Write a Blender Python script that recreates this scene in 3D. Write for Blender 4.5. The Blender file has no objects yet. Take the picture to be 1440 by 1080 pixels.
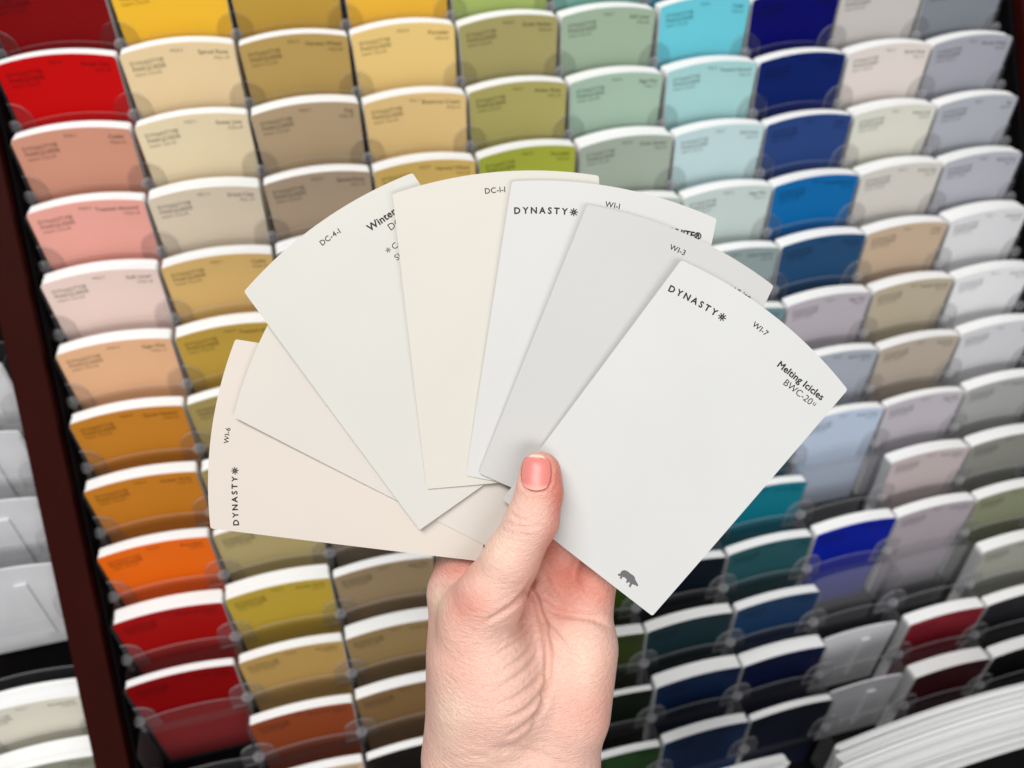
import bpy, math, random
import numpy as np
from mathutils import Vector, Matrix
from mathutils.bvhtree import BVHTree

random.seed(7)
SC = bpy.context.scene
COL = SC.collection
MM = 0.001

# ------------------------------------------------------------------ frames
# rack frame: u right along the sloping display, v down its slope, w into it (mm).  The display leans back 35 degrees.
PSI = math.radians(35.0)
S_, C_ = math.sin(PSI), math.cos(PSI)
Z0 = 1.35
def rvec(u, v, w): return Vector((u, -v*S_ + w*C_, -v*C_ - w*S_))
def rpt(u, v, w=0.0): return rvec(u, v, w)*MM + Vector((0, 0, Z0))

CAM_R = rvec(0.96989149, 0.15101977, -0.19105898).normalized()
CAM_F = rvec(0.17776422, 0.09723226, 0.97925777).normalized()
CAM_D = CAM_F.cross(CAM_R).normalized()
CAM_P = rpt(204.8757, 256.7569, -603.9118)
FPX = 1126.46
def cpt(x, y, d):
    """camera-side mm (right, down, depth) -> world metres"""
    return CAM_P + (CAM_R*x + CAM_D*y + CAM_F*d)*MM
def ray(px, py, d): return np.array([(px-720.0)*d/FPX, (py-540.0)*d/FPX, d])

cam = bpy.data.cameras.new('camera'); co = bpy.data.objects.new('camera', cam); COL.objects.link(co)
M = Matrix((CAM_R, -CAM_D, -CAM_F)).transposed().to_4x4(); M.translation = CAM_P
co.matrix_world = M
cam.sensor_width = 36.0; cam.lens = FPX/1440.0*36.0
cam.clip_start = 0.01; cam.clip_end = 50
cam.dof.use_dof = True; cam.dof.focus_distance = 0.295; cam.dof.aperture_fstop = 9.5
SC.camera = co

# ------------------------------------------------------------------ light
wd = bpy.data.worlds.new('World'); SC.world = wd; wd.use_nodes = True
bg = wd.node_tree.nodes['Background']; bg.inputs[0].default_value = (0.93, 0.96, 1.0, 1); bg.inputs[1].default_value = 0.22
def area(name, loc, target, sx, sy, power, col=(1, 1, 1)):
    l = bpy.data.lights.new(name, 'AREA'); l.shape = 'RECTANGLE'; l.size = sx; l.size_y = sy; l.energy = power; l.color = col
    o = bpy.data.objects.new(name, l); COL.objects.link(o); o.location = loc
    o.rotation_euler = (Vector(target)-Vector(loc)).to_track_quat('-Z', 'Y').to_euler()
    return o
TGT = rpt(380, 200, 0)
area('ceiling_light', (-0.35, -0.75, 3.1), TGT, 1.6, 0.7, 44, (1.0, 0.985, 0.97))
area('front_fill', (0.5, -2.5, 1.75), TGT, 1.8, 0.7, 22.5, (1.0, 0.99, 0.975))  # unseen fill lamp added behind the camera to lift the card faces
SC.view_settings.view_transform = 'Standard'; SC.view_settings.look = 'None'
SC.view_settings.exposure = 0.12; SC.view_settings.gamma = 1.0
SC.view_settings.use_curve_mapping = False
SC.render.engine = 'CYCLES'
SC.cycles.transparent_max_bounces = 32; SC.cycles.max_bounces = 10

# ------------------------------------------------------------------ materials
def lin(c): return tuple(((v/255.0)/12.92 if v/255.0 <= 0.04045 else ((v/255.0+0.055)/1.055)**2.4) for v in c)
def pmat(name, rgb, rough=0.6, spec=0.3, bump=0.0, bscale=900, mottle=0.0):
    m = bpy.data.materials.new(name); m.use_nodes = True; nt = m.node_tree; n = nt.nodes; b = n['Principled BSDF']
    b.inputs['Base Color'].default_value = (*rgb, 1); b.inputs['Roughness'].default_value = rough
    b.inputs['Specular IOR Level'].default_value = spec
    tc = n.new('ShaderNodeTexCoord')
    if mottle:
        nz = n.new('ShaderNodeTexNoise'); nz.inputs['Scale'].default_value = 28; nz.inputs['Detail'].default_value = 3
        nt.links.new(tc.outputs['Object'], nz.inputs['Vector'])
        mp = n.new('ShaderNodeMapRange'); mp.inputs['From Min'].default_value = .3; mp.inputs['From Max'].default_value = .7
        mp.inputs['To Min'].default_value = 1-mottle; mp.inputs['To Max'].default_value = 1+mottle
        nt.links.new(nz.outputs['Fac'], mp.inputs['Value'])
        vm = n.new('ShaderNodeVectorMath'); vm.operation = 'SCALE'; vm.inputs[0].default_value = rgb
        nt.links.new(mp.outputs[0], vm.inputs['Scale']); nt.links.new(vm.outputs[0], b.inputs['Base Color'])
    if bump:
        nz = n.new('ShaderNodeTexNoise'); nz.inputs['Scale'].default_value = bscale; nz.inputs['Detail'].default_value = 2
        nt.links.new(tc.outputs['Object'], nz.inputs['Vector'])
        bp = n.new('ShaderNodeBump'); bp.inputs['Strength'].default_value = bump; bp.inputs['Distance'].default_value = 0.0003
        nt.links.new(nz.outputs['Fac'], bp.inputs['Height']); nt.links.new(bp.outputs[0], b.inputs['Normal'])
    return m
_cards = {}
def card_mat(rgb):
    if rgb not in _cards:
        _cards[rgb] = pmat('paint_card_%d_%d_%d' % rgb, lin(rgb), 0.5, 0.11, bump=0.12, bscale=1500, mottle=0.012)
    return _cards[rgb]
M_WHITE = pmat('white_card_stock', (0.84, 0.84, 0.83), 0.7, 0.2, bump=0.1)
M_BLACK = pmat('black_plastic', (0.0025, 0.002, 0.0025), 0.7, 0.05)
M_INK = pmat('black_ink', (0.02, 0.02, 0.022), 0.6, 0.2)
M_GREYINK = pmat('grey_ink', (0.12, 0.12, 0.125), 0.6, 0.2)
M_POST = pmat('dark_red_painted_steel', (0.024, 0.0024, 0.0012), 0.6, 0.06, bump=0.2, bscale=700, mottle=0.1)
M_FROST = pmat('grey_plastic', (0.68, 0.675, 0.69), 0.32, 0.5, mottle=0.06)
def clear_mat(name, tint, base, edge, rough):
    m = bpy.data.materials.new(name); m.use_nodes = True; nt = m.node_tree; n = nt.nodes; n.clear()
    out = n.new('ShaderNodeOutputMaterial'); tr = n.new('ShaderNodeBsdfTransparent'); tr.inputs[0].default_value = (*tint, 1)
    pb = n.new('ShaderNodeBsdfPrincipled'); pb.inputs['Base Color'].default_value = (.6, .6, .62, 1)
    pb.inputs['Roughness'].default_value = rough; pb.inputs['Specular IOR Level'].default_value = 0.9
    lw = n.new('ShaderNodeLayerWeight'); lw.inputs['Blend'].default_value = 0.35
    mr = n.new('ShaderNodeMapRange'); mr.inputs['To Min'].default_value = base; mr.inputs['To Max'].default_value = edge
    mx = n.new('ShaderNodeMixShader')
    nt.links.new(lw.outputs['Facing'], mr.inputs['Value']); nt.links.new(mr.outputs[0], mx.inputs['Fac'])
    nt.links.new(tr.outputs[0], mx.inputs[1]); nt.links.new(pb.outputs[0], mx.inputs[2]); nt.links.new(mx.outputs[0], out.inputs[0])
    return m
M_CLEAR = clear_mat('clear_plastic', (.94, .94, .94), 0.006, 0.12, 0.10)
M_EDGE = clear_mat('clear_plastic_rim', (.75, .75, .77), 0.25, 0.60, 0.10)
M_WALL = clear_mat('clear_plastic_wall', (.93, .93, .93), 0.015, 0.12, 0.12)
M_PLATE = clear_mat('clear_plastic_plate', (.97, .97, .97), 0.005, 0.05, 0.12)
M_KNOB = clear_mat('clear_plastic_thick', (.94, .94, .95), 0.10, 0.6, 0.12)

# ------------------------------------------------------------------ helpers
def link(name, me, parent=None, mats=()):
    o = bpy.data.objects.new(name, me); COL.objects.link(o)
    for m in mats: me.materials.append(m)
    if parent: o.parent = parent
    return o
def mesh(name, vs, fs, smooth=False):
    me = bpy.data.meshes.new(name); me.from_pydata([tuple(v) for v in vs], [], [tuple(f) for f in fs]); me.validate(); me.update()
    if smooth: me.polygons.foreach_set('use_smooth', [True]*len(me.polygons))
    return me
def thing(name, label, cat, loc, group=None):
    o = bpy.data.objects.new(name, None); COL.objects.link(o); o.location = loc; o.empty_display_size = 0.01
    o['label'] = label; o['category'] = cat
    if group: o['group'] = group
    return o
class MB:
    def __init__(s): s.v = []; s.f = []
    def add(s, vs, fs):
        b = len(s.v); s.v += [tuple(v) for v in vs]; s.f += [tuple(i+b for i in f) for f in fs]
    def box(s, a, b):
        x0, y0, z0 = a; x1, y1, z1 = b
        s.add([(x0,y0,z0),(x1,y0,z0),(x1,y1,z0),(x0,y1,z0),(x0,y0,z1),(x1,y0,z1),(x1,y1,z1),(x0,y1,z1)],
              [(0,3,2,1),(4,5,6,7),(0,1,5,4),(1,2,6,5),(2,3,7,6),(3,0,4,7)])
    def prism(s, pts, y0, y1):
        """outline in x,z (mm->m already) extruded along y"""
        n = len(pts)
        s.add([(x, y0, z) for x, z in pts]+[(x, y1, z) for x, z in pts],
              [tuple(range(n)), tuple(range(2*n-1, n-1, -1))]+[((i+1) % n, i, i+n, (i+1) % n+n) for i in range(n)])
    def build(s, name): return mesh(name, s.v, s.f)

W, H, SAG, WB = 76.0, 109.0, 4.6, 70.5
def top_y(x, w=W, sag=SAG, r=1.6):
    """height of the arched top edge above the corner, x from 0 to w"""
    t = 2*x/w-1; y = sag*(1-t*t)
    dx = min(x, w-x)
    if dx < r: y -= r-math.sqrt(max(0, r*r-(r-dx)**2))
    return y
def arc_outline(w=W, h=H, sag=SAG, wb=WB, n=20, r=1.6):
    xs = [0, .25, .7, 1.6]+[1.6+(w-3.2)*i/n for i in range(1, n)]+[w-1.6, w-.7, w-.25, w]
    top = [(x, top_y(x, w, sag, r)) for x in xs]
    k = (w-wb)/2
    return [(x*MM, z*MM) for x, z in top]+[((w-k)*MM, -h*MM), (k*MM, -h*MM)]

# ------------------------------------------------------------------ lettering meshes
def text_mesh(s, size, bold=0.0, align='LEFT', spacing=1.0):
    cu = bpy.data.curves.new('t', 'FONT'); cu.body = s; cu.size = size; cu.align_x = align
    cu.space_character = spacing; cu.resolution_u = 3
    o = bpy.data.objects.new('t', cu); COL.objects.link(o)
    dg = bpy.context.evaluated_depsgraph_get(); me = bpy.data.meshes.new_from_object(o.evaluated_get(dg))
    v = [tuple(p.co) for p in me.vertices]; f = [tuple(p.vertices) for p in me.polygons]
    if bold:      # heavier strokes: the same letters printed five times, a hair apart
        V2 = []; F2 = []
        for i, (dx, dy) in enumerate(((0, 0), (bold, 0), (-bold, 0), (0, bold), (0, -bold))):
            b = len(V2); V2 += [(p[0]+dx, p[1]+dy, i*.004) for p in v]; F2 += [tuple(k+b for k in q) for q in f]
        v, f = V2, F2
    bpy.data.objects.remove(o); bpy.data.curves.remove(cu); bpy.data.meshes.remove(me)
    return v, f
def star(cx, cy, r, wd, n=8):
    vs = []; fs = []
    for i in range(n):
        a = math.pi*2*i/n+.2; c, s = math.cos(a), math.sin(a)
        b = len(vs)
        vs += [(cx+c*r*.12-s*wd, cy+s*r*.12+c*wd, 0), (cx+c*r*.12+s*wd, cy+s*r*.12-c*wd, 0), (cx+c*r+s*wd*.7, cy+s*r-c*wd*.7, 0), (cx+c*r-s*wd*.7, cy+s*r+c*wd*.7, 0)]
        fs.append((b, b+1, b+2, b+3))
    return vs, fs
def place2d(vf, x, y, rot=0.0):
    v, f = vf; c, s = math.cos(rot), math.sin(rot)
    return [(x+p[0]*c-p[1]*s, y+p[0]*s+p[1]*c, p[2]) for p in v], f
def merge(parts):
    V = []; F = []
    for v, f in parts:
        b = len(V); V += v; F += [tuple(i+b for i in q) for q in f]
    return V, F

# ------------------------------------------------------------------ display rack
PU, PV, ROWSTEP = 78.98, 48.726, 48.726
DZ, DY = PV*C_, PV*S_          # each row is 39.9 mm lower and 27.9 mm further forward
def sp(c, r): return rpt(c*PU, r*PV)

rack = thing('display_rack', 'dark sample display frame with dark red posts behind the clear pockets', 'display rack', rpt(0, 0, 75))
def rackbox(name, u0, u1, v0, v1, w0, w1, m, parent):
    vs = [rpt(u, v, w)-parent.location for w in (w0, w1) for v in (v0, v1) for u in (u0, u1)]
    fs = [(0, 1, 3, 2), (5, 4, 6, 7), (0, 4, 5, 1), (3, 7, 6, 2), (1, 5, 7, 3), (4, 0, 2, 6)]
    me = mesh(name, vs, fs)
    o = link(name, me, parent, (m,))
    bv = o.modifiers.new('bevel', 'BEVEL'); bv.width = 0.0012; bv.segments = 2
    return o
rackbox('back_panel', -8, 802, -150, 980, 72, 78, M_BLACK, rack)
rackbox('post', -29.5, -7, -260, 1000, -2, 60, M_POST, rack)
rackbox('post', 797, 840, -260, 1000, -2, 60, M_POST, rack)
rackbox('side_panel', -6.0, -3.5, -150, 980, 6, 71, M_BLACK, rack)
rackbox('side_panel', 791.5, 796, -150, 980, 6, 71, M_BLACK, rack)

# pocket: local origin = front top left corner of the cards it holds, x right, -y towards the viewer, z up
def pocket_mesh():
    b = MB(); rims = set()
    g = (PU-W)/2
    R = 12.5; zt = -24.0
    for side in (0, 1):
        pts = []
        n = 12
        for i in range(n+1):
            a = math.pi/2*(1-i/n)
            pts.append((-g+.25+R*math.cos(a), zt-R+R*math.sin(a)))
        pts += [(-g+.25+R+1.0, -52), (-g+.25, -52)]
        if side: pts = [(W-x, z) for x, z in reversed(pts)]
        f0 = len(b.f); b.prism([(x*MM, z*MM) for x, z in pts], -2.5*MM, -1.3*MM); rims |= set(range(f0+2, f0+2+13))
    nb0 = len(b.f)
    b.box((-g*MM+.0003, -2.3*MM, -62*MM), ((W+g)*MM-.0003, -1.4*MM, -52.3*MM))
    # arched back plate, standing a little above the cards
    pl = arc_outline(W-1.0, 70, 5.0, W-1.0, 18, 2.5)
    f0 = len(b.f); b.prism([(x+.5*MM, z+1.0*MM) for x, z in pl], 24.2*MM, 25.0*MM); rims |= set(range(f0+2, f0+2+len(pl)-2))
    nb1 = len(b.f)
    # side walls
    for x in (-g+.15, W+g-1.0):
        b.box((x*MM, -1.1*MM, -60*MM), ((x+.85)*MM, 24*MM, -3*MM))
    me = b.build('pocket')
    for m in (M_CLEAR, M_PLATE, M_WALL, M_EDGE): me.materials.append(m)
    me.polygons.foreach_set('material_index', [3 if i in rims else (0 if i < nb0 else (1 if i < nb1 else 2)) for i in range(len(me.polygons))])
    return me
def knob_mesh():
    # small clear dome with a waist, sits in the gap between two columns
    prof = [(0, 5.2), (2.0, 4.9), (3.6, 3.7), (4.5, 2.0), (4.7, 0.2), (4.2, -1.6), (2.6, -2.9), (1.6, -4.2), (1.7, -14), (0, -14)]
    vs = []; fs = []; n = 16
    for r, z in prof:
        for k in range(n):
            a = 2*math.pi*k/n; vs.append((r*math.cos(a)*MM, r*.8*math.sin(a)*MM, z*MM))
    for i in range(len(prof)-1):
        for k in range(n): fs.append((i*n+k, i*n+(k+1) % n, (i+1)*n+(k+1) % n, (i+1)*n+k))
    me = mesh('peg', vs, fs, True); return me
POCKET = pocket_mesh()
PEG = knob_mesh(); PEG.materials.append(M_KNOB)
def backing_mesh():
    b = MB(); b.prism([(x+2.0*MM, z-6*MM) for x, z in arc_outline(W-4, 88, 4.0, W-6, 16, 2.5)], 9*MM, 10.4*MM)
    b.box((42*MM, 7.4*MM, -20*MM), (50*MM, 8.8*MM, -80*MM))
    return b.build('backing')
BACKING = backing_mesh(); BACKING.materials.append(M_FROST)

M_HAZED = clear_mat('scuffed_clear_plastic', (.95, .95, .96), 0.04, 0.20, 0.28)
_h = MB(); _h.prism([(x+1.5*MM, z-4*MM) for x, z in arc_outline(W-3, 80, 4.2, W-4, 16, 2.5)], 13*MM, 14*MM)
HAZED = _h.build('backing'); HAZED.materials.append(M_HAZED)
# chips: letterings shared by a few variants
def chip_text(name, num, code):
    blk = merge([place2d(text_mesh('DYNASTY\u00ae', 4.1, .03, spacing=1.1), 5.2, -8.2, .07),
                 place2d(text_mesh('MARQUEE\u00ae', 4.1, .03, spacing=1.06), 5.6, -12.0, .07),
                 place2d(text_mesh('PAINT COLOR', 2.8, 0.0, spacing=1.0), 6.2, -15.4, .07),
                 place2d(text_mesh(code, 2.9), 33.5, -1.2, 0.0),
                 place2d(text_mesh(name, 4.1, .04, 'RIGHT'), 71.3, -5.6, -.08),
                 place2d(text_mesh(num, 3.0, 0, 'RIGHT'), 71.3, -9.4, -.08)])
    vs = [(x*MM, -0.00006-z*MM, y*MM) for x, y, z in blk[0]]
    me = mesh('lettering', vs, blk[1]); return me
NAMES = [('Sweet Jute', 'MQ3-09', 'MQ2-1'), ('Porcelain', 'MQ2-62', 'MQ3-8'), ('Toasted Almond', 'MQ4-18', 'MQ4-5'), ('Fog', 'MQ5-30', 'MQ6-2'), ('Quiet Harbor', 'MQ5-44', 'MQ5-8'), ('Dried Clay', 'MQ1-27', 'MQ1-6'), ('Butternut Cream', 'MQ2-13', 'MQ1-1'), ('Soft Linen', 'MQ3-40', 'MQ2-7'), ('Spiced Rose', 'MQ1-19', 'MQ3-2'), ('Amber Rose', 'MQ1-32', 'MQ2-3'),
         ('Cedar', 'MQ6-22', 'MQ4-1'), ('Harvest Wheat', 'MQ3-08', 'MQ3-5'), ('Sage Mist', 'MQ5-17', 'MQ5-4')]
TEXTS = {}
M_SOFTINK = pmat('chip_ink', (0.075, 0.07, 0.065), 0.6, 0.2)
_inks = {}
def ink_for(rgb):
    if rgb not in _inks: _inks[rgb] = pmat('ink_on_%d_%d_%d' % rgb, tuple(.20*v+.002 for v in lin(rgb)), .6, .1)
    return _inks[rgb]
def chip_text_obj(i, parent, y, rgb):
    if i not in TEXTS:
        TEXTS[i] = chip_text(*NAMES[i]); TEXTS[i].materials.append(M_SOFTINK)
    o = bpy.data.objects.new('lettering', TEXTS[i]); COL.objects.link(o); o.parent = parent; o.location = (0, y*MM, 0)
    o.material_slots[0].link = 'OBJECT'; o.material_slots[0].material = ink_for(rgb)

_blocks = {}
def block_mesh(T, seed):
    key = (round(T), seed)
    if key in _blocks: return _blocks[key]
    rnd = random.Random(seed*31+round(T)); b = MB(); y = 0.45
    base = arc_outline()
    while y < T:
        th = rnd.uniform(.7, 1.3); dz = rnd.gauss(0, .22)*MM; dx = rnd.gauss(0, .16)*MM
        b.prism([(x+dx, z+dz) for x, z in base], y*MM, (min(y+th, T+.3)-.07)*MM); y += th
    me = b.build('card_pile'); me.materials.append(M_WHITE); _blocks[key] = me
    return me
FRONT = MB(); FRONT.prism(arc_outline(), 0, .38*MM)
def front_mesh(rgb):
    me = FRONT.build('front_card'); me.materials.append(card_mat(rgb)); return me

ORD = ['topmost', 'second', 'third', 'fourth', 'fifth', 'sixth', 'seventh', 'eighth', 'ninth', 'tenth', 'eleventh', 'twelfth', 'thirteenth', 'fourteenth', 'fifteenth']
# colour name, sRGB, T (pile depth mm), kind
K = {}
def colset(c, desc, first, rows): K[c] = (desc, first, rows)
colset(0, 'leftmost column beside the dark red post', 0, [
 ('deep crimson',(122,2,6),17),('bright red',(196,4,6),15),('terracotta pink',(212,150,126),15),('salmon pink',(242,172,158),14),('pale blush',(246,218,207),16),
 ('peach',(240,188,145),15),('ochre brown',(200,130,42),15),('golden ochre',(204,128,38),16),('vivid orange',(242,110,20),13),('brick red',(165,16,14),16),('dark cherry red',(134,3,6),8),('',(0,0,0),0,'none'),('dark wine',(90,16,18),4)])
colset(1, 'second column from the left', 0, [
 ('sunny yellow',(236,184,50),15),('warm cream',(233,207,162),15),('pale vanilla',(238,219,182),16),('beige cream',(229,213,189),18),('light caramel',(226,187,118),15),
 ('mustard gold',(198,162,70),15),('olive tan',(170,150,92),14),('dull moss tan',(170,150,90),14),('khaki olive',(182,165,115),8),('dark mustard',(194,164,60),17),('sandy brown',(186,150,86),10),('rust brown',(140,66,34),10),('pale tan',(205,180,150),9),('brown',(120,80,50),9)])
colset(2, 'third column from the left', 0, [
 ('old gold',(188,150,62),16),('antique brass',(187,156,92),16),('mushroom tan',(190,166,132),17),('grey taupe',(184,162,138),15),('greyish stone',(165,152,135),18),
 ('tan grey',(168,150,125),15),('dusty brown',(150,130,105),15),('wood brown',(140,120,92),15),('grey brown',(142,126,104),12),('walnut taupe',(158,136,104),10),('bronze brown',(152,126,84),15),('dark bronze',(128,98,62),12),('near black brown',(26,20,18),8),('black brown',(40,34,32),8)])
colset(3, 'fourth column from the left', 0, [
 ('golden yellow',(234,182,60),15),('buttery yellow',(240,206,132),17),('soft straw',(238,204,140),17),('honey beige',(226,190,108),16),('straw',(215,182,110),15),
 ('light khaki',(205,180,120),15),('sand',(205,180,130),15),('light sand',(205,185,140),15),('dusty sand',(190,170,130),12),('khaki brown',(160,140,100),12),('brown olive',(130,115,80),12),('olive brown',(110,100,60),11),('dark olive brown',(80,75,45),10),('darkest olive brown',(60,55,40),9)])
colset(4, 'fifth column, the green one', 0, [
 ('light apple green',(166,184,104),15),('sage olive',(168,158,103),18),('moss khaki',(178,170,102),17),('bright olive green',(172,178,66),16),('leaf green',(140,155,70),15),
 ('mid green',(120,140,70),15),('fern green',(105,130,65),15),('grass green',(95,120,60),15),('forest green',(85,110,50),12),('woodland green',(75,100,45),12),('pine green',(44,66,20),10),('dark olive green',(48,58,24),11),('black green',(10,20,8),6),('bottle green',(30,58,24),8)])
colset(5, 'sixth column, the grey green one', 0, [
 ('teal green',(118,172,157),15),('soft grey green',(160,180,156),17),('pale mint grey',(168,194,174),18),('ash green',(166,178,163),20),('misty green',(180,192,180),16),
 ('smoke green',(150,165,155),15),('slate green',(120,140,130),15),('deep slate green',(100,125,120),15),('blue slate',(70,100,105),15),('deep teal grey',(40,75,85),13),('ink black',(8,18,28),10),('dark petrol',(22,44,50),11),('midnight blue',(10,28,58),16),('deep navy',(18,42,78),10)])
colset(6, 'seventh column, the turquoise and teal one', 0, [
 ('sea blue',(70,165,190),15),('bright turquoise',(108,203,218),15),('pale aqua',(168,212,212),17),('icy blue',(194,219,221),17),('misty aqua grey',(198,212,208),16),
 ('cool grey',(142,157,157),15),('grey teal',(110,140,145),15),('steel teal',(60,120,135),15),('ocean teal',(10,110,135),13),('deep teal',(12,112,130),11),('dark green teal',(36,80,86),12),('dark slate navy',(24,52,86),11),('blue black',(5,14,48),17),('black navy',(5,10,32),9)])
colset(7, 'eighth column, the navy and blue one', 0, [
 ('dark navy',(2,3,84),15),('deep ultramarine',(1,2,96),15),('dark royal navy',(8,32,100),16),('indigo blue',(42,68,126),15),('bright cobalt',(12,104,168),17),
 ('petrol blue',(36,74,112),17),('lavender grey',(184,177,184),20),('blue grey',(168,173,184),15),('powder blue',(190,204,224),13),('',(0,0,0),0,'haze'),('vivid royal blue',(5,28,148),14),('',(0,0,0),0,'haze'),('',(0,0,0),0,'empty'),('',(0,0,0),0,'empty'),('',(0,0,0),0,'empty')])
colset(8, 'ninth column, second from the right post', 0, [
 ('light grey',(200,196,190),15),('warm light grey',(200,195,190),15),('pinkish off white',(225,215,208),18),('pale lichen grey',(220,219,206),19),('putty grey',(212,207,199),18),
 ('tan beige',(198,174,148),18),('khaki taupe',(186,174,151),20),('taupe grey',(184,171,156),14),('lilac grey',(190,184,191),12),('pale mauve grey',(192,178,178),16),('dusty mauve',(172,162,168),13),('',(0,0,0),0,'haze'),('burgundy',(128,22,36),15),('dark burgundy',(66,14,22),17),('dark plum',(60,26,34),9)])
colset(9, 'rightmost column beside the right post', 0, [
 ('dark slate grey',(120,126,134),15),('slate grey',(130,135,143),15),('cool mid grey',(165,166,176),18),('pale slate grey',(175,178,186),18),('silver grey',(180,181,190),18),
 ('near white',(224,224,226),22),('soft white',(234,234,236),18),('very light grey',(212,212,215),17),('stone grey',(168,168,166),16),('charcoal olive grey',(138,138,130),17),('olive grey',(136,139,112),15),('greige',(160,160,150),15),('charcoal',(34,34,38),13),('jet black',(8,8,11),14),('black',(20,20,22),10)])

for c, (desc, first, rows) in K.items():
    strip = thing('pocket_strip', 'clear plastic card pockets of the '+desc, 'pocket strip', sp(c, 0), 'clear pocket strips of the rack')
    nr = len(rows)
    for r, row in enumerate(rows):
        name, rgb, T = row[:3]; kind = row[3] if len(row) > 3 else ''
        pos = sp(c, r)
        pk = bpy.data.objects.new('pocket', POCKET); COL.objects.link(pk); pk.parent = strip; pk.location = pos-sp(c, 0)
        for xx in ((-1.5,) if c < 9 else (-1.5, W+1.5)):
            pg = bpy.data.objects.new('peg', PEG); COL.objects.link(pg); pg.parent = pk; pg.location = (xx*MM, -3.6*MM, -40.0*MM)
        if kind == 'none': continue
        if kind == 'haze':
            hz = bpy.data.objects.new('backing', HAZED); COL.objects.link(hz); hz.parent = pk; continue
        if kind == 'empty':
            bk = bpy.data.objects.new('backing', BACKING); COL.objects.link(bk); bk.parent = pk; continue
        jx, jz = random.gauss(0, .35), random.gauss(0, .5)
        yo = 20.5 if kind == 'thin' else 0
        rr = r-1 if c > 5 else r
        lab = '%s paint cards, %s row of the %s' % (name, ORD[rr], desc.split(',')[0]) if rr >= 0 else '%s paint cards above all others in the %s' % (name, desc.split(',')[0])
        st = thing('paint_card_stack', lab, 'card stack', pos+Vector((jx*MM, yo*MM, jz*MM)), 'paint card stacks in the rack')
        st.rotation_euler = (random.gauss(0, .006), random.gauss(0, .006), random.gauss(0, .004))
        link('front_card', front_mesh(rgb), st)
        bo = bpy.data.objects.new('card_pile', block_mesh(max(T*(.84 if r < 6 else (.70 if r < 9 else .78))*(.88 if c > 5 else 1), 2), (c*5+r*3) % 4)); COL.objects.link(bo); bo.parent = st
        chip_text_obj((c*3+r*5) % len(NAMES), st, 0, rgb)

# ------------------------------------------------------------------ neighbouring rack at the left edge
nb = thing('neighbouring_rack', 'dark shelf of the next display at the left edge, left of the post', 'display rack', rpt(-130, 300, 75))
rackbox('back_panel', -240, -49, -150, 980, 66, 78, M_BLACK, nb)
strip = thing('pocket_strip', 'pale grey empty pockets left of the dark red post', 'pocket strip', rpt(-121, 200))
for i, r in enumerate((5.0, 6.0, 7.0, 8.0)):
    pk = bpy.data.objects.new('pocket', POCKET); COL.objects.link(pk); pk.parent = strip; pk.location = rpt(-112+i*2.0, r*PV)-strip.location
    bk = bpy.data.objects.new('backing', BACKING); COL.objects.link(bk); bk.parent = pk
for i, (r, u, rgb, T, lab) in enumerate(((9.95, -106, (226,221,204), 15, 'upper cream paint cards in the bottom left corner, left of the post'),
                         (10.9, -103.5, (150,150,132), 17, 'lowest grey green paint cards in the bottom left corner, left of the post'))):
    st = thing('paint_card_stack', lab, 'card stack', rpt(u, r*PV), 'paint card stacks in the neighbouring rack')
    link('front_card', front_mesh(rgb), st)
    bo = bpy.data.objects.new('card_pile', block_mesh(T, i)); COL.objects.link(bo); bo.parent = st
    chip_text_obj(i, st, 0, rgb)
    pk = bpy.data.objects.new('pocket', POCKET); COL.objects.link(pk); pk.parent = strip; pk.location = rpt(u, r*PV)-strip.location

# ------------------------------------------------------------------ big sheet stacks at the bottom
def ray_world(px, py, d): return cpt(*ray(px, py, d))
def sheet_stack(lab, corner, w, T, sag, seed, yaw, flip=False):
    st = thing('sheet_stack', lab, 'leaflet stack', corner, None)
    rnd = random.Random(seed); b = MB(); y = 0; off = 0
    n = 26
    while y < T:
        th = rnd.uniform(.9, 2.1)
        off = rnd.gauss(0, .4) + 3.4*(int(y/9)) - (y % 9)*.30; hz = rnd.gauss(0, .8)
        pts = [((w*i/n+off)*MM, (sag*(1-(2*i/n-1)**2)+hz)*MM) for i in range(n+1)]
        pts += [((w-2+off)*MM, -70*MM), ((6+off)*MM, -70*MM)]
        b.prism(pts, y*MM, (y+th-.6)*MM); y += th
    me = b.build('sheets'); link('sheets', me, st, (M_WHITE,))
    hb = MB(); hb.prism([(x*MM, z*MM) for x, z in [(8+w*i/n, sag*(1-(2*i/n-1)**2)-2.0) for i in range(n+1)]+[(w+4, -75), (10, -75)]], -1.6*MM, -.3*MM)
    link('holder_front', hb.build('holder_front'), st, (M_BLACK,))
    st.rotation_euler = (0, 0, yaw)
    return st
sheet_stack('large fanned pile of white sheets in the bottom right corner', ray_world(1200, 1134, 590), 260, 44, 22, 3, math.radians(0))
sheet_stack('small pile of white sheets at the bottom edge under the navy cards', ray_world(985, 1126, 590), 74, 16, 3, 5, 0)

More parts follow.
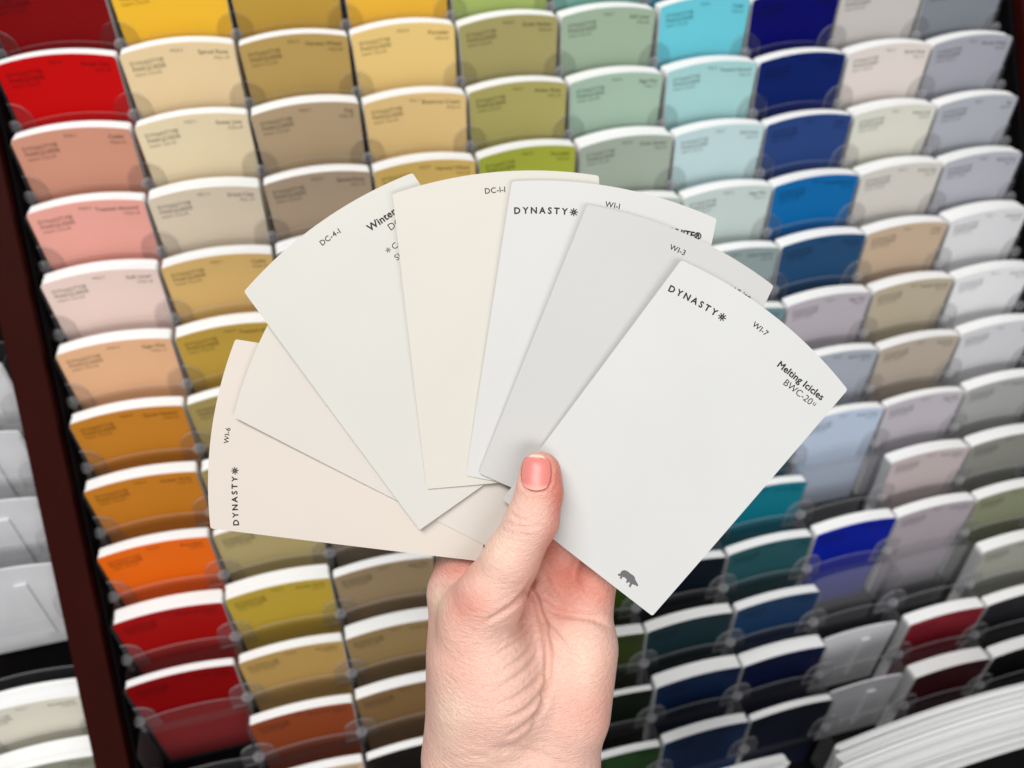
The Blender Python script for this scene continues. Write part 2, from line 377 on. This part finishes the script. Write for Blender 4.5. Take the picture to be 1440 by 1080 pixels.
# ------------------------------------------------------------------ the fan of cards
BOW = 1.1
class Card:
    def __init__(s, tl, tr, bl, dtl, dtr, db):
        A = ray(*tl, dtl); B = ray(*tr, dtr); Cc = ray(*bl, db)
        X = (B-A); s.w = np.linalg.norm(X); X /= s.w
        s.k = s.w/W
        Y = Cc-A; Y -= X*np.dot(Y, X); Y /= np.linalg.norm(Y)
        s.A, s.X, s.Y, s.N = A, X, Y, np.cross(X, Y)     # N points away from the camera
    def P(s, x, y, z=0.0):
        """x right, y down from the corner chord (mm), z towards the viewer"""
        b = BOW*(1-(2*y/H-1)**2)*.6 + .5*(1-(2*x/W-1)**2)
        q = s.A + s.X*x*s.k + s.Y*y*s.k - s.N*(z+b)
        return cpt(*q)
def fan_card(label, rgb, card, texts):
    org = card.P(W/2, H)
    st = thing('paint_card', label, 'paint card', org, 'white cards fanned out in the hand')
    nx, ny = 34, 30
    xs = sorted(set([0, .06, .2, .45, .8, W-.8, W-.45, W-.2, W-.06, W]+[W*i/nx for i in range(1, nx)]))
    V = []; F = []
    def outline(i, t):
        x = xs[i]; yt = -top_y(x, r=.8); dx = min(x, W-x); yb = H-(.8-math.sqrt(max(0, .8**2-(.8-dx)**2)) if dx < .8 else 0)
        y = yt+(yb-yt)*t
        k = 1-(W-WB)/W*max(0, y)/H
        return W/2+(x-W/2)*k, y
    n = len(xs)
    for z in (0.0, -0.40):
        for j in range(ny+1):
            for i in range(n):
                x, y = outline(i, j/ny); V.append(card.P(x, y, z)-org)
    L = n*(ny+1)
    for j in range(ny):
        for i in range(n-1):
            a = j*n+i; F.append((a, a+n, a+n+1, a+1)); F.append((L+a, L+a+1, L+a+n+1, L+a+n))
    R0 = 2*L; V += list(V)
    def rim(a, b): F.append((R0+a, R0+b, R0+b+L, R0+a+L))
    for i in range(n-1): rim(i, i+1); rim(ny*n+i+1, ny*n+i)
    for j in range(ny): rim((j+1)*n, j*n); rim(j*n+n-1, (j+1)*n+n-1)
    me = mesh('card', V, F)
    me.materials.append(card_mat(rgb)); me.materials.append(M_WHITE)
    me.polygons.foreach_set('use_smooth', [i < 2*ny*(n-1) for i in range(len(me.polygons))])
    me.polygons.foreach_set('material_index', [0 if i < 2*ny*(n-1) else 1 for i in range(len(me.polygons))])
    link('card', me, st)
    for nm, vf, mat in texts:
        vs = [card.P(p[0], -p[1], 0.05+p[2])-org for p in vf[0]]
        t = mesh(nm, vs, vf[1]); link(nm, t, st, (mat,))
    return st
def arced(s, size, bold, xc, y, spacing=1.0, starred=False):
    """letters set one by one along the arched top edge (xc centre, y below the arch)"""
    parts = []; gap = size*.10*spacing; widths = []
    gl = []
    for ch in s:
        v, f = text_mesh(ch, size, bold); x0 = min(p[0] for p in v); x1 = max(p[0] for p in v)
        gl.append(([(p[0]-x0, p[1], p[2]) for p in v], f)); widths.append(x1-x0)
    tot = sum(widths)+gap*(len(s)-1)+(size*.9 if starred else 0)
    x = xc-tot/2
    def at(xx): t = 2*xx/W-1; return -y+SAG*(1-t*t), math.atan(-4*SAG*t/W)
    for g, wd in zip(gl, widths):
        yy, a = at(x+wd/2); c = [(p[0]-wd/2, p[1], p[2]) for p in g[0]]
        parts.append(place2d((c, g[1]), x+wd/2, yy, a)); x += wd+gap
    if starred:
        yy, a = at(x+size*.42); parts.append(star(x+size*.42, yy+size*.34, size*.46, size*.075))
    return merge(parts)
def line(s, size, x, y, align, bold=0, rot=0.0, spacing=1.0): return place2d(text_mesh(s, size, bold, align, spacing), x, -y, rot)
def title(): return ('title_lettering', arced('DYNASTY', 3.3, .11, 14.0, 12.2, 2.1, True), M_INK)
def code(s): return ('code_lettering', arced(s, 2.9, .03, 37.6, 7.6, 1.0), M_INK)
def bear():
    P = [(-83,39),(-95,34),(-98,24),(-88,20),(-86,8),(-90,-6),(-86,-22),(-76,-34),(-58,-42),(-38,-44),(-18,-42),(0,-44),(18,-46),(36,-40),(50,-28),(66,-20),(82,-14),(96,-8),(106,2),(104,10),(92,12),(80,14),(70,16),(60,20),(56,30),(60,42),(64,54),(52,58),(42,54),(40,40),(34,28),(22,24),(16,30),(20,40),(10,44),(0,40),(0,26),(-14,18),(-30,16),(-44,20),(-52,28),(-46,40),(-50,48),(-64,48),(-66,34),(-72,26),(-76,36)]
    k = 8.0/190
    # y down in the list; the figure stands upright on the card
    vs = [(57.5+x*k, -(103.2-4.0)-(y*k)-4.0, 0) for x, y in P]
    bmv = [Vector(v) for v in vs]
    from mathutils.geometry import tessellate_polygon
    tr = tessellate_polygon([bmv])
    return vs, [tuple(t) for t in tr]

C1 = Card((296,743), (331,477), (665,791.5), 309.5, 309.5, 302.4)
C2 = Card((328,586), (464,330), (700,782), 306.5, 306.5, 301.6)
C3 = Card((343,410), (580,243), (609,740), 303, 303, 300.8)
C4 = Card((552,273), (842,247), (609,692), 299.5, 299.5, 300.0)
C5 = Card((720,255), (1008,308), (648,668), 296.5, 296.5, 299.2)
C6 = Card((826,288), (1088,402), (657,672), 293, 293, 298.4)
C7 = Card((958,366), (1192,548), (697,689), 289, 289, 297.6)
fan_card('rearmost warm cream card of the hand-held fan, lying lowest at the left, reading WI-6', (199,190,180), C1, [title(), code('WI-6')])
fan_card('pale beige card second from the left in the fan, mostly covered', (196,190,182), C2, [code('DC-3-1')])
fan_card('greenish white card in the fan reading Winter, pointing to upper left', (193,191,184), C3,
         [code('DC-4-1'), ('name_lettering', merge([line('Winter White', 3.9, 50.8, 9.0, 'LEFT', .11, spacing=1.03), line('DC-4', 3.7, 57.0, 13.1, 'LEFT')]), M_INK),
          ('note_lettering', merge([line('*', 4.4, 51.4, 20.6, 'LEFT', .02), line('Color', 3.2, 54.0, 19.6, 'LEFT'), line('Sheen', 3.2, 52.6, 23.5, 'LEFT')]), M_INK)])
fan_card('ivory card standing upright in the middle of the fan, reading DC-1-1', (196,192,183), C4, [code('DC-1-1')])
fan_card('cool white card reading WI-1 and DYNASTY, right of the ivory card', (194,193,191), C5,
         [title(), code('WI-1'), ('name_lettering', line('ULTRA PURE WHITE\u00ae', 3.3, 71.5, 8.5, 'RIGHT', .13), M_INK)])
fan_card('light grey card reading WI-3, just behind the front card', (186,185,183), C6,
         [code('WI-3'), ('name_lettering', line('White', 3.4, 70.0, 8.7, 'RIGHT', .05), M_INK)])
fan_card('front white card reading Melting Icicles, held under the thumb', (195,195,193), C7,
         [title(), code('WI-7'), ('name_lettering', merge([line('Melting Icicles', 3.5, 71.0, 8.9, 'RIGHT', .10, spacing=1.03), line('BWC-20', 3.5, 68.9, 12.7, 'RIGHT'), line('u', 2.6, 69.2, 11.9, 'LEFT')]), M_INK),
          ('bear_emblem', bear(), M_GREYINK)])

# ------------------------------------------------------------------ the hand (implicit surface -> one continuous mesh)
def P3(px, py, d): return ray(px, py, d)
PR = []      # (group, a, b, ra, rb, kz)
def cap(g, a, ra, b, rb, kz=1.0): PR.append((g, P3(*a), P3(*b), ra, rb, kz))
# palm and wrist
cap('palm', (646,846,318), 12.2, (651,1060,313), 14.5)
cap('palm', (700,842,319.5), 12.5, (712,1080,315), 18)
cap('palm', (765,840,319), 12.0, (755,1080,315), 17)
cap('palm', (818,846,316), 11.6, (788,1080,314), 14)
cap('palm', (820,915,309), 12.8, (803,1000,309), 14.2)
cap('palm', (716,1085,316), 32.5, (712,1330,312), 34.5, 1.62)
cap('palm', (712,1330,312), 34.5, (700,1560,308), 38, 1.45)
cap('palm', (668,865,301), 13, (700,972,303), 19.0)
cap('palm', (655,930,304), 13, (672,1020,306), 15)
# thumb
cap('thumb', (668,880,300), 13.5, (690,838,295), 12.4)
cap('thumb', (690,838,296), 12.4, (718,788,291), 10.0)
cap('thumb', (718,788,291), 10.0, (749,730,288.8), 9.2)
cap('thumb', (749,730,288.8), 9.2, (758.5,692,289.4), 8.1, 1.05)
cap('thumb', (758.5,692,289.4), 8.1, (759.5,664,290.4), 7.6, 1.12)
# fingers behind the cards
cap('f1', (641,828,318), 11.0, (676,705,313.5), 9.2); cap('f1', (676,705,313.5), 9.2, (722,628,311.5), 8.6); cap('f1', (722,628,311.5), 8.6, (752,592,310), 7.6)
cap('f2', (702,820,317), 11.4, (745,690,313.5), 9.5); cap('f2', (745,690,313.5), 9.5, (790,618,312), 8.6); cap('f2', (790,618,312), 8.6, (812,585,310.5), 7.6)
cap('f3', (762,825,318), 11.0, (812,712,313), 9.2); cap('f3', (812,712,313), 9.2, (848,655,311.5), 8.2); cap('f3', (848,655,311.5), 8.2, (862,628,310), 7.2)
cap('f4', (822,842,316), 10.8, (850,775,312.5), 8.6); cap('f4', (850,775,312.5), 8.6, (872,728,311), 7.4); cap('f4', (872,728,311), 7.4, (884,704,309.5), 6.6)

STEP = 0.85
x0, x1, y0, y1, z0, z1 = -40.0, 52.0, 4.0, 262.0, 272.0, 345.0
gx = np.arange(x0, x1, STEP); gy = np.arange(y0, y1, STEP); gz = np.arange(z0, z1, STEP)
GX, GY, GZ = np.meshgrid(gx.astype(np.float32), gy.astype(np.float32), gz.astype(np.float32), indexing='ij')
def dcap(a, b, ra, rb, kz):
    d = (b-a).astype(np.float32); ez = d[2]
    dd = d.copy(); dd[2] *= kz
    px, py, pz = GX-a[0], GY-a[1], (GZ-a[2])*kz
    L = float((dd**2).sum())
    h = np.clip((px*dd[0]+py*dd[1]+pz*dd[2])/L, 0, 1)
    return np.sqrt((px-h*dd[0])**2+(py-h*dd[1])**2+(pz-h*dd[2])**2)-(ra+(rb-ra)*h)
def smin(a, b, k):
    h = np.clip(.5+.5*(b-a)/k, 0, 1); return b*(1-h)+a*h-k*h*(1-h)
groups = {}
for g, a, b, ra, rb, kz in PR:
    d = dcap(a, b, ra, rb, kz)
    k = {'palm': 10.0}.get(g, 3.0)
    groups[g] = d if g not in groups else smin(groups[g], d, k)
D = groups['palm']
fing = None
for g in ('f1', 'f2', 'f3', 'f4'):
    fing = groups[g] if fing is None else smin(fing, groups[g], 1.4)
D = smin(D, fing, 4.0)
D = smin(D, groups['thumb'], 3.2)
del groups, fing

def surface_nets(D):
    nx, ny, nz = D.shape
    S = D < 0
    c = np.zeros((nx-1, ny-1, nz-1), np.int8)
    for i in (0, 1):
        for j in (0, 1):
            for k in (0, 1): c += S[i:nx-1+i, j:ny-1+j, k:nz-1+k]
    act = (c > 0) & (c < 8)
    idx = -np.ones(act.shape, np.int64); I = np.argwhere(act); idx[act] = np.arange(len(I))
    acc = np.zeros((len(I), 3)); cnt = np.zeros(len(I))
    cor = [(i, j, k) for i in (0, 1) for j in (0, 1) for k in (0, 1)]
    for a in cor:
        for ax in range(3):
            if a[ax] == 1: continue
            b = list(a); b[ax] = 1
            da = D[I[:, 0]+a[0], I[:, 1]+a[1], I[:, 2]+a[2]]; db = D[I[:, 0]+b[0], I[:, 1]+b[1], I[:, 2]+b[2]]
            m = (da < 0) != (db < 0)
            t = np.where(m, da/(da-db+1e-12), 0)
            p = np.array(a, float)[None, :].repeat(len(I), 0); p[:, ax] += t
            acc[m] += p[m]; cnt[m] += 1
    V = I+acc/cnt[:, None]
    F = []
    for ax in range(3):
        sl0 = [slice(None)]*3; sl1 = [slice(None)]*3
        sl0[ax] = slice(0, -1); sl1[ax] = slice(1, None)
        a = S[tuple(sl0)]; b = S[tuple(sl1)]
        E = np.argwhere(a != b); o1, o2 = [(1, 2), (2, 0), (0, 1)][ax]
        ok = (E[:, o1] > 0) & (E[:, o2] > 0) & (E[:, o1] < D.shape[o1]-1) & (E[:, o2] < D.shape[o2]-1); E = E[ok]
        flip = a[tuple(E.T)]
        q = []
        for (p1, p2) in ((0, 0), (1, 0), (1, 1), (0, 1)):
            e = E.copy(); e[:, o1] -= 1-p1; e[:, o2] -= 1-p2; q.append(idx[tuple(e.T)])
        q = np.stack(q, 1); q[~flip] = q[~flip][:, ::-1]
        F.append(q)
    return V, np.concatenate(F)
V, F = surface_nets(D); del D, GX, GY, GZ
V = V*STEP+np.array([x0, y0, z0])
def normals(V, F):
    n = np.cross(V[F[:, 2]]-V[F[:, 0]], V[F[:, 3]]-V[F[:, 1]]); N = np.zeros_like(V)
    for k in range(4): np.add.at(N, F[:, k], n)
    return N/(np.linalg.norm(N, axis=1)[:, None]+1e-12)
def laplace(V, F, it, lam=.5):
    for _ in range(it):
        A = np.zeros_like(V); C = np.zeros(len(V))
        for k in range(4):
            np.add.at(A, F[:, k], V[F[:, (k+1) % 4]]); np.add.at(C, F[:, k], 1)
            np.add.at(A, F[:, k], V[F[:, (k-1) % 4]]); np.add.at(C, F[:, k], 1)
        V = V+lam*(A/C[:, None]-V)
    return V
V = laplace(V, F, 3)
N = normals(V, F)
# orientation check: camera-facing side must have negative z normal
vol = (V[F[:, 0]]*np.cross(V[F[:, 1]], V[F[:, 2]])).sum()
if vol < 0: F = F[:, ::-1].copy(); N = -N
PX = V[:, 0]/V[:, 2]*FPX+720; PY = V[:, 1]/V[:, 2]*FPX+540
front = np.clip((-N[:, 2]-0.0)*2.5, 0, 1)
def polyd(pts):
    """distance in px to a polyline, signed side and the fraction along it"""
    best = np.full(len(PX), 1e9); frac = np.zeros(len(PX)); side = np.zeros(len(PX))
    pts = np.array(pts, float); seg = np.linalg.norm(np.diff(pts, axis=0), axis=1); cum = np.concatenate([[0], np.cumsum(seg)]); tot = cum[-1]
    for i in range(len(pts)-1):
        a, b = pts[i], pts[i+1]; d = b-a; L = (d**2).sum()
        h = np.clip(((PX-a[0])*d[0]+(PY-a[1])*d[1])/L, 0, 1)
        ex = PX-a[0]-h*d[0]; ey = PY-a[1]-h*d[1]; q = np.hypot(ex, ey); m = q < best
        best[m] = q[m]; frac[m] = ((cum[i]+h*seg[i])/tot)[m]; side[m] = np.sign(d[0]*ey-d[1]*ex)[m]
    return best, frac, side
def smooth_poly(pts, n=6):
    pts = [np.array(p, float) for p in pts]; out = []
    P = [2*pts[0]-pts[1]]+pts+[2*pts[-1]-pts[-2]]
    for i in range(1, len(P)-2):
        for k in range(n):
            t = k/n; a, b, c, d = P[i-1], P[i], P[i+1], P[i+2]
            out.append(.5*((2*b)+(c-a)*t+(2*a-5*b+4*c-d)*t*t+(-a+3*b-3*c+d)*t**3))
    out.append(pts[-1]); return out
disp = np.zeros(len(V))
def crease(pts, w, dep, lip=0.25, e0=.15, e1=.15):
    global disp
    d, fr, sd = polyd(smooth_poly(pts))
    fade = np.clip(fr/e0 if e0 else 1, 0, 1)*np.clip((1-fr)/e1 if e1 else 1, 0, 1); fade = fade*fade*(3-2*fade)
    g = np.exp(-(d/w)**2); ring = np.exp(-((d-1.9*w)/(1.0*w))**2)
    disp += 1.15*fade*front*dep*(-g+lip*ring)
CREASES = [
 ([(741,826),(752,842),(763,875),(770,915),(771,950),(766,985),(750,1022),(737,1045)], 4.4, 2.5, .10, .06, .35),
 ([(757,806),(740,832),(719,853),(693,869),(665,884)], 3.8, 1.3, .2, .2, .45),
 ([(680,972),(705,966),(735,945),(764,912)], 3.4, .8, .35, .45, .15),
 ([(684,994),(716,986),(745,966),(769,940)], 3.4, 1.05, .3, .45, .1),
 ([(696,1014),(728,1005),(750,988),(768,965)], 3.4, 1.1, .3, .35, .1),
 ([(706,1038),(728,1028),(748,1012),(762,995)], 3.4, .95, .3, .35, .1),
 ([(690,948),(715,938),(738,920),(758,890)], 3.0, .65, .35, .45, .15),
 ([(688,926),(710,914),(732,896),(750,870)], 2.8, .5, .35, .4, .2),
 ([(712,902),(726,890),(740,872)], 2.6, .4, .3),
 ([(700,1060),(722,1050),(740,1036)], 5.0, .4, .2),
 ([(742,832),(760,846),(786,862),(815,866),(842,872),(866,890)], 5.5, 1.4, .12, .25, .3),
 ([(760,866),(775,886),(790,902),(804,920)], 4.2, 1.3, .12, .2, .6),
 ([(770,905),(779,925),(789,945)], 4.0, .45, .1, .2, .6),
 ([(764,800),(770,822),(784,842),(800,856)], 5.0, .9, .12, .3, .4),
 ([(806,800),(812,825),(828,852)], 6.0, .6, .1, .3, .3),
 ([(792,905),(806,960),(814,1010)], 9, .35, .1, .3, .4),
 ([(715,720),(727,728),(740,731),(757,727)], 2.2, .85, .35, .25, .3),
 ([(710,733),(724,740),(742,742),(764,737)], 2.0, .6, .35, .25, .25),
 ([(722,713),(735,720),(752,719)], 1.8, .42, .3),
 ([(703,752),(716,759),(738,763)], 1.8, .28, .3),
 ([(704,743),(718,750),(746,753)], 1.6, .34, .3),
 ([(604,830),(618,826),(640,828)], 4.0, .4, .2, .0, .5),
 ([(684,1056),(715,1052),(755,1060),(790,1078),(800,1094)], 5.5, .6, .2),
 ([(640,1070),(660,1064),(690,1066)], 5.0, .3, .2),
]
for c in CREASES: crease(*c)
# nail bed: a shallow flat with a groove round the nail
NC = np.array([754.0, 665.0]); NAx = math.radians(4)
def nail_uv(px, py):
    dx, dy = px-NC[0], py-NC[1]; c, s = math.cos(NAx), math.sin(NAx)
    return (dx*c+dy*s)/20.5, (-dx*s+dy*c)/25.0
uu, vv = nail_uv(PX, PY)
rr = (np.abs(uu)**2.6+np.abs(vv)**2.8)**(1/2.7)
disp += front*(-0.38*np.exp(-((rr-1.0)/.10)**2)+0.30*np.exp(-((rr-1.25)/.14)**2)*(vv > -.6))
V = V+N*disp[:, None]
N = normals(V, F)
if (V[F[:, 0]]*np.cross(V[F[:, 1]], V[F[:, 2]])).sum() < 0: N = -N
# skin tint: pink of the blood, with shade and highlights painted into the colour
base = np.array(lin((224,181,165))); pink = np.array(lin((218,138,120))); red = np.array(lin((206,98,76))); pale = np.array(lin((238,208,184)))
colr = np.tile(base, (len(V), 1))
def blob(cx, cy, rx, ry, col, a, rot=0):
    global colr
    c, s = math.cos(rot), math.sin(rot); dx, dy = PX-cx, PY-cy
    g = a*np.exp(-(((dx*c+dy*s)/rx)**2+((-dx*s+dy*c)/ry)**2)); g = g[:, None]
    colr = colr*(1-g)+col*g
blob(655,850,38,28,pink,.7); blob(790,860,26,22,pink,.5); blob(850,960,16,70,pink,.4); blob(625,985,20,80,pale,.4); blob(690,930,40,40,pale,.35); blob(640,930,50,60,pink,.25); blob(820,1000,38,40,pink,.35); blob(740,880,30,30,pink,.25)
blob(800,812,54,40,red,.7); blob(848,838,26,26,red,.4); blob(640,800,45,14,red,.5)  # shade at the finger bases painted as deeper red
blob(764,664,30,36,red,.55); blob(787,700,15,62,red,.75); blob(775,770,14,30,red,.5); blob(742,845,14,24,red,.35)  # flushed thumb tip, and the shaded right side of the thumb painted red
blob(700,780,26,50,pale,.5,.5); blob(618,845,13,18,pale,.8); blob(820,930,40,50,pale,.45); blob(640,1000,24,28,pale,.55); blob(700,1070,60,16,pale,.3)  # highlights painted as pale patches
mot = (np.sin(V[:, 0]*.9+np.sin(V[:, 1]*.6)*2)*np.sin(V[:, 1]*.8+V[:, 0]*.3))[:, None]*.5+(np.sin(V[:, 0]*2.3+V[:, 1]*1.1)*np.sin(V[:, 1]*1.9-V[:, 0]*1.3))[:, None]*.5
colr = colr*(1+mot*np.array([.008, .035, .035]))
WV = np.array([tuple(CAM_P)])+(V[:, :1]*np.array([tuple(CAM_R)])+V[:, 1:2]*np.array([tuple(CAM_D)])+V[:, 2:]*np.array([tuple(CAM_F)]))*MM
org = np.array(tuple(cpt(-2, 150, 312)))
me = bpy.data.meshes.new('person'); me.from_pydata((WV-org).tolist(), [], F.tolist()); me.update()
me.polygons.foreach_set('use_smooth', [True]*len(me.polygons))
ca = me.color_attributes.new('skin_tint', 'FLOAT_COLOR', 'POINT')
ca.data.foreach_set('color', np.concatenate([colr, np.ones((len(V), 1))], 1).ravel())
def skin_mat():
    m = bpy.data.materials.new('skin'); m.use_nodes = True; nt = m.node_tree; n = nt.nodes; b = n['Principled BSDF']
    at = n.new('ShaderNodeAttribute'); at.attribute_name = 'skin_tint'; nt.links.new(at.outputs['Color'], b.inputs['Base Color'])
    b.inputs['Roughness'].default_value = .42; b.inputs['Specular IOR Level'].default_value = .42
    b.inputs['Subsurface Weight'].default_value = .25; b.inputs['Subsurface Radius'].default_value = (1.0, .35, .2); b.inputs['Subsurface Scale'].default_value = .0013
    tc = n.new('ShaderNodeTexCoord')
    mp = n.new('ShaderNodeMapping'); mp.inputs['Rotation'].default_value = (0, .6, .5); mp.inputs['Scale'].default_value = (1, 2.2, 1)
    vo = n.new('ShaderNodeTexVoronoi'); vo.inputs['Scale'].default_value = 1100; vo.feature = 'DISTANCE_TO_EDGE'
    nz = n.new('ShaderNodeTexNoise'); nz.inputs['Scale'].default_value = 420; nz.inputs['Detail'].default_value = 5
    nt.links.new(tc.outputs['Object'], mp.inputs[0]); nt.links.new(mp.outputs[0], vo.inputs['Vector']); nt.links.new(mp.outputs[0], nz.inputs['Vector'])
    m2 = n.new('ShaderNodeMapping'); m2.inputs['Rotation'].default_value = (.35, .75, .2); m2.inputs['Scale'].default_value = (1, 1, 5.5)
    n2 = n.new('ShaderNodeTexNoise'); n2.inputs['Scale'].default_value = 210; n2.inputs['Detail'].default_value = 3
    nt.links.new(tc.outputs['Object'], m2.inputs[0]); nt.links.new(m2.outputs[0], n2.inputs['Vector'])
    a1 = n.new('ShaderNodeMath'); a1.operation = 'MULTIPLY_ADD'; a1.inputs[1].default_value = 1.1
    nt.links.new(n2.outputs['Fac'], a1.inputs[0]); nt.links.new(nz.outputs['Fac'], a1.inputs[2])
    ad = n.new('ShaderNodeMath'); ad.operation = 'ADD'; nt.links.new(vo.outputs['Distance'], ad.inputs[0]); nt.links.new(a1.outputs[0], ad.inputs[1])
    bp = n.new('ShaderNodeBump'); bp.inputs['Strength'].default_value = .8; bp.inputs['Distance'].default_value = .0005
    nt.links.new(ad.outputs[0], bp.inputs['Height']); nt.links.new(bp.outputs[0], b.inputs['Normal'])
    return m
me.materials.append(skin_mat())
hand = bpy.data.objects.new('person', me); COL.objects.link(hand); hand.location = org
hand['label'] = 'bare left hand, palm towards the viewer, thumb pinching the fan of white cards'; hand['category'] = 'person'

# nail, laid over the thumb tip
bvh = BVHTree.FromPolygons([tuple(v) for v in V.tolist()], F.tolist())
def nail():
    nu, nv = 18, 22; vs = []; fs = []; cols = []
    for j in range(nv+1):
        for i in range(nu+1):
            a, b = -1+2*i/nu, -1+2*j/nv
            # squircle mapping
            u = a*math.sqrt(max(0, 1-b*b/2.6)); v = b*math.sqrt(max(0, 1-a*a/2.6))
            c, s = math.cos(NAx), math.sin(NAx); dx, dy = u*20.5*1.0, v*25.0*1.0
            px, py = NC[0]+dx*c-dy*s, NC[1]+dx*s+dy*c
            dr = Vector(ray(px, py, 1.0)); hit = bvh.ray_cast(Vector((0, 0, 0)), dr.normalized())
            p = hit[0]
            if p is None: p = dr*290
            lift = .35+.25*(1-u*u)
            q = p-dr.normalized()*lift
            vs.append((q.x, q.y, q.z)); cols.append((u, v))
    for j in range(nv):
        for i in range(nu):
            a = j*(nu+1)+i; fs.append((a, a+nu+1, a+nu+2, a+1))
    # gentle smoothing
    A = np.array(vs).reshape(nv+1, nu+1, 3)
    for _ in range(6):
        B = A.copy(); B[1:-1, 1:-1] = (A[:-2, 1:-1]+A[2:, 1:-1]+A[1:-1, :-2]+A[1:-1, 2:])/4; A = B
    vs = A.reshape(-1, 3)
    loc = [Vector(cpt(*v))-Vector(org) for v in vs]
    m = mesh('thumb_nail', loc, fs, True)
    c = m.color_attributes.new('nail_tint', 'FLOAT_COLOR', 'POINT')
    bed = np.array(lin((212,128,120))); lun = np.array(lin((232,168,152))); free = np.array(lin((238,214,196)))
    buf = []
    for u, v in cols:
        e = v+.10*u*u
        k = bed*1.0
        t = np.clip((v-.62)/.25, 0, 1); k = k*(1-t)+lun*t
        t = np.clip((-e-.80)/.06, 0, 1); k = k*(1-t)+free*t
        buf += [*k, 1.0]
    c.data.foreach_set('color', buf)
    mt = bpy.data.materials.new('nail'); mt.use_nodes = True; b = mt.node_tree.nodes['Principled BSDF']
    at = mt.node_tree.nodes.new('ShaderNodeAttribute'); at.attribute_name = 'nail_tint'; mt.node_tree.links.new(at.outputs['Color'], b.inputs['Base Color'])
    b.inputs['Roughness'].default_value = .36; b.inputs['Specular IOR Level'].default_value = .4; b.inputs['Subsurface Weight'].default_value = .2; b.inputs['Subsurface Scale'].default_value = .001
    o = link('thumb_nail', m, hand, (mt,))
    so = o.modifiers.new('solid', 'SOLIDIFY'); so.thickness = .0004; so.offset = 1
nail()
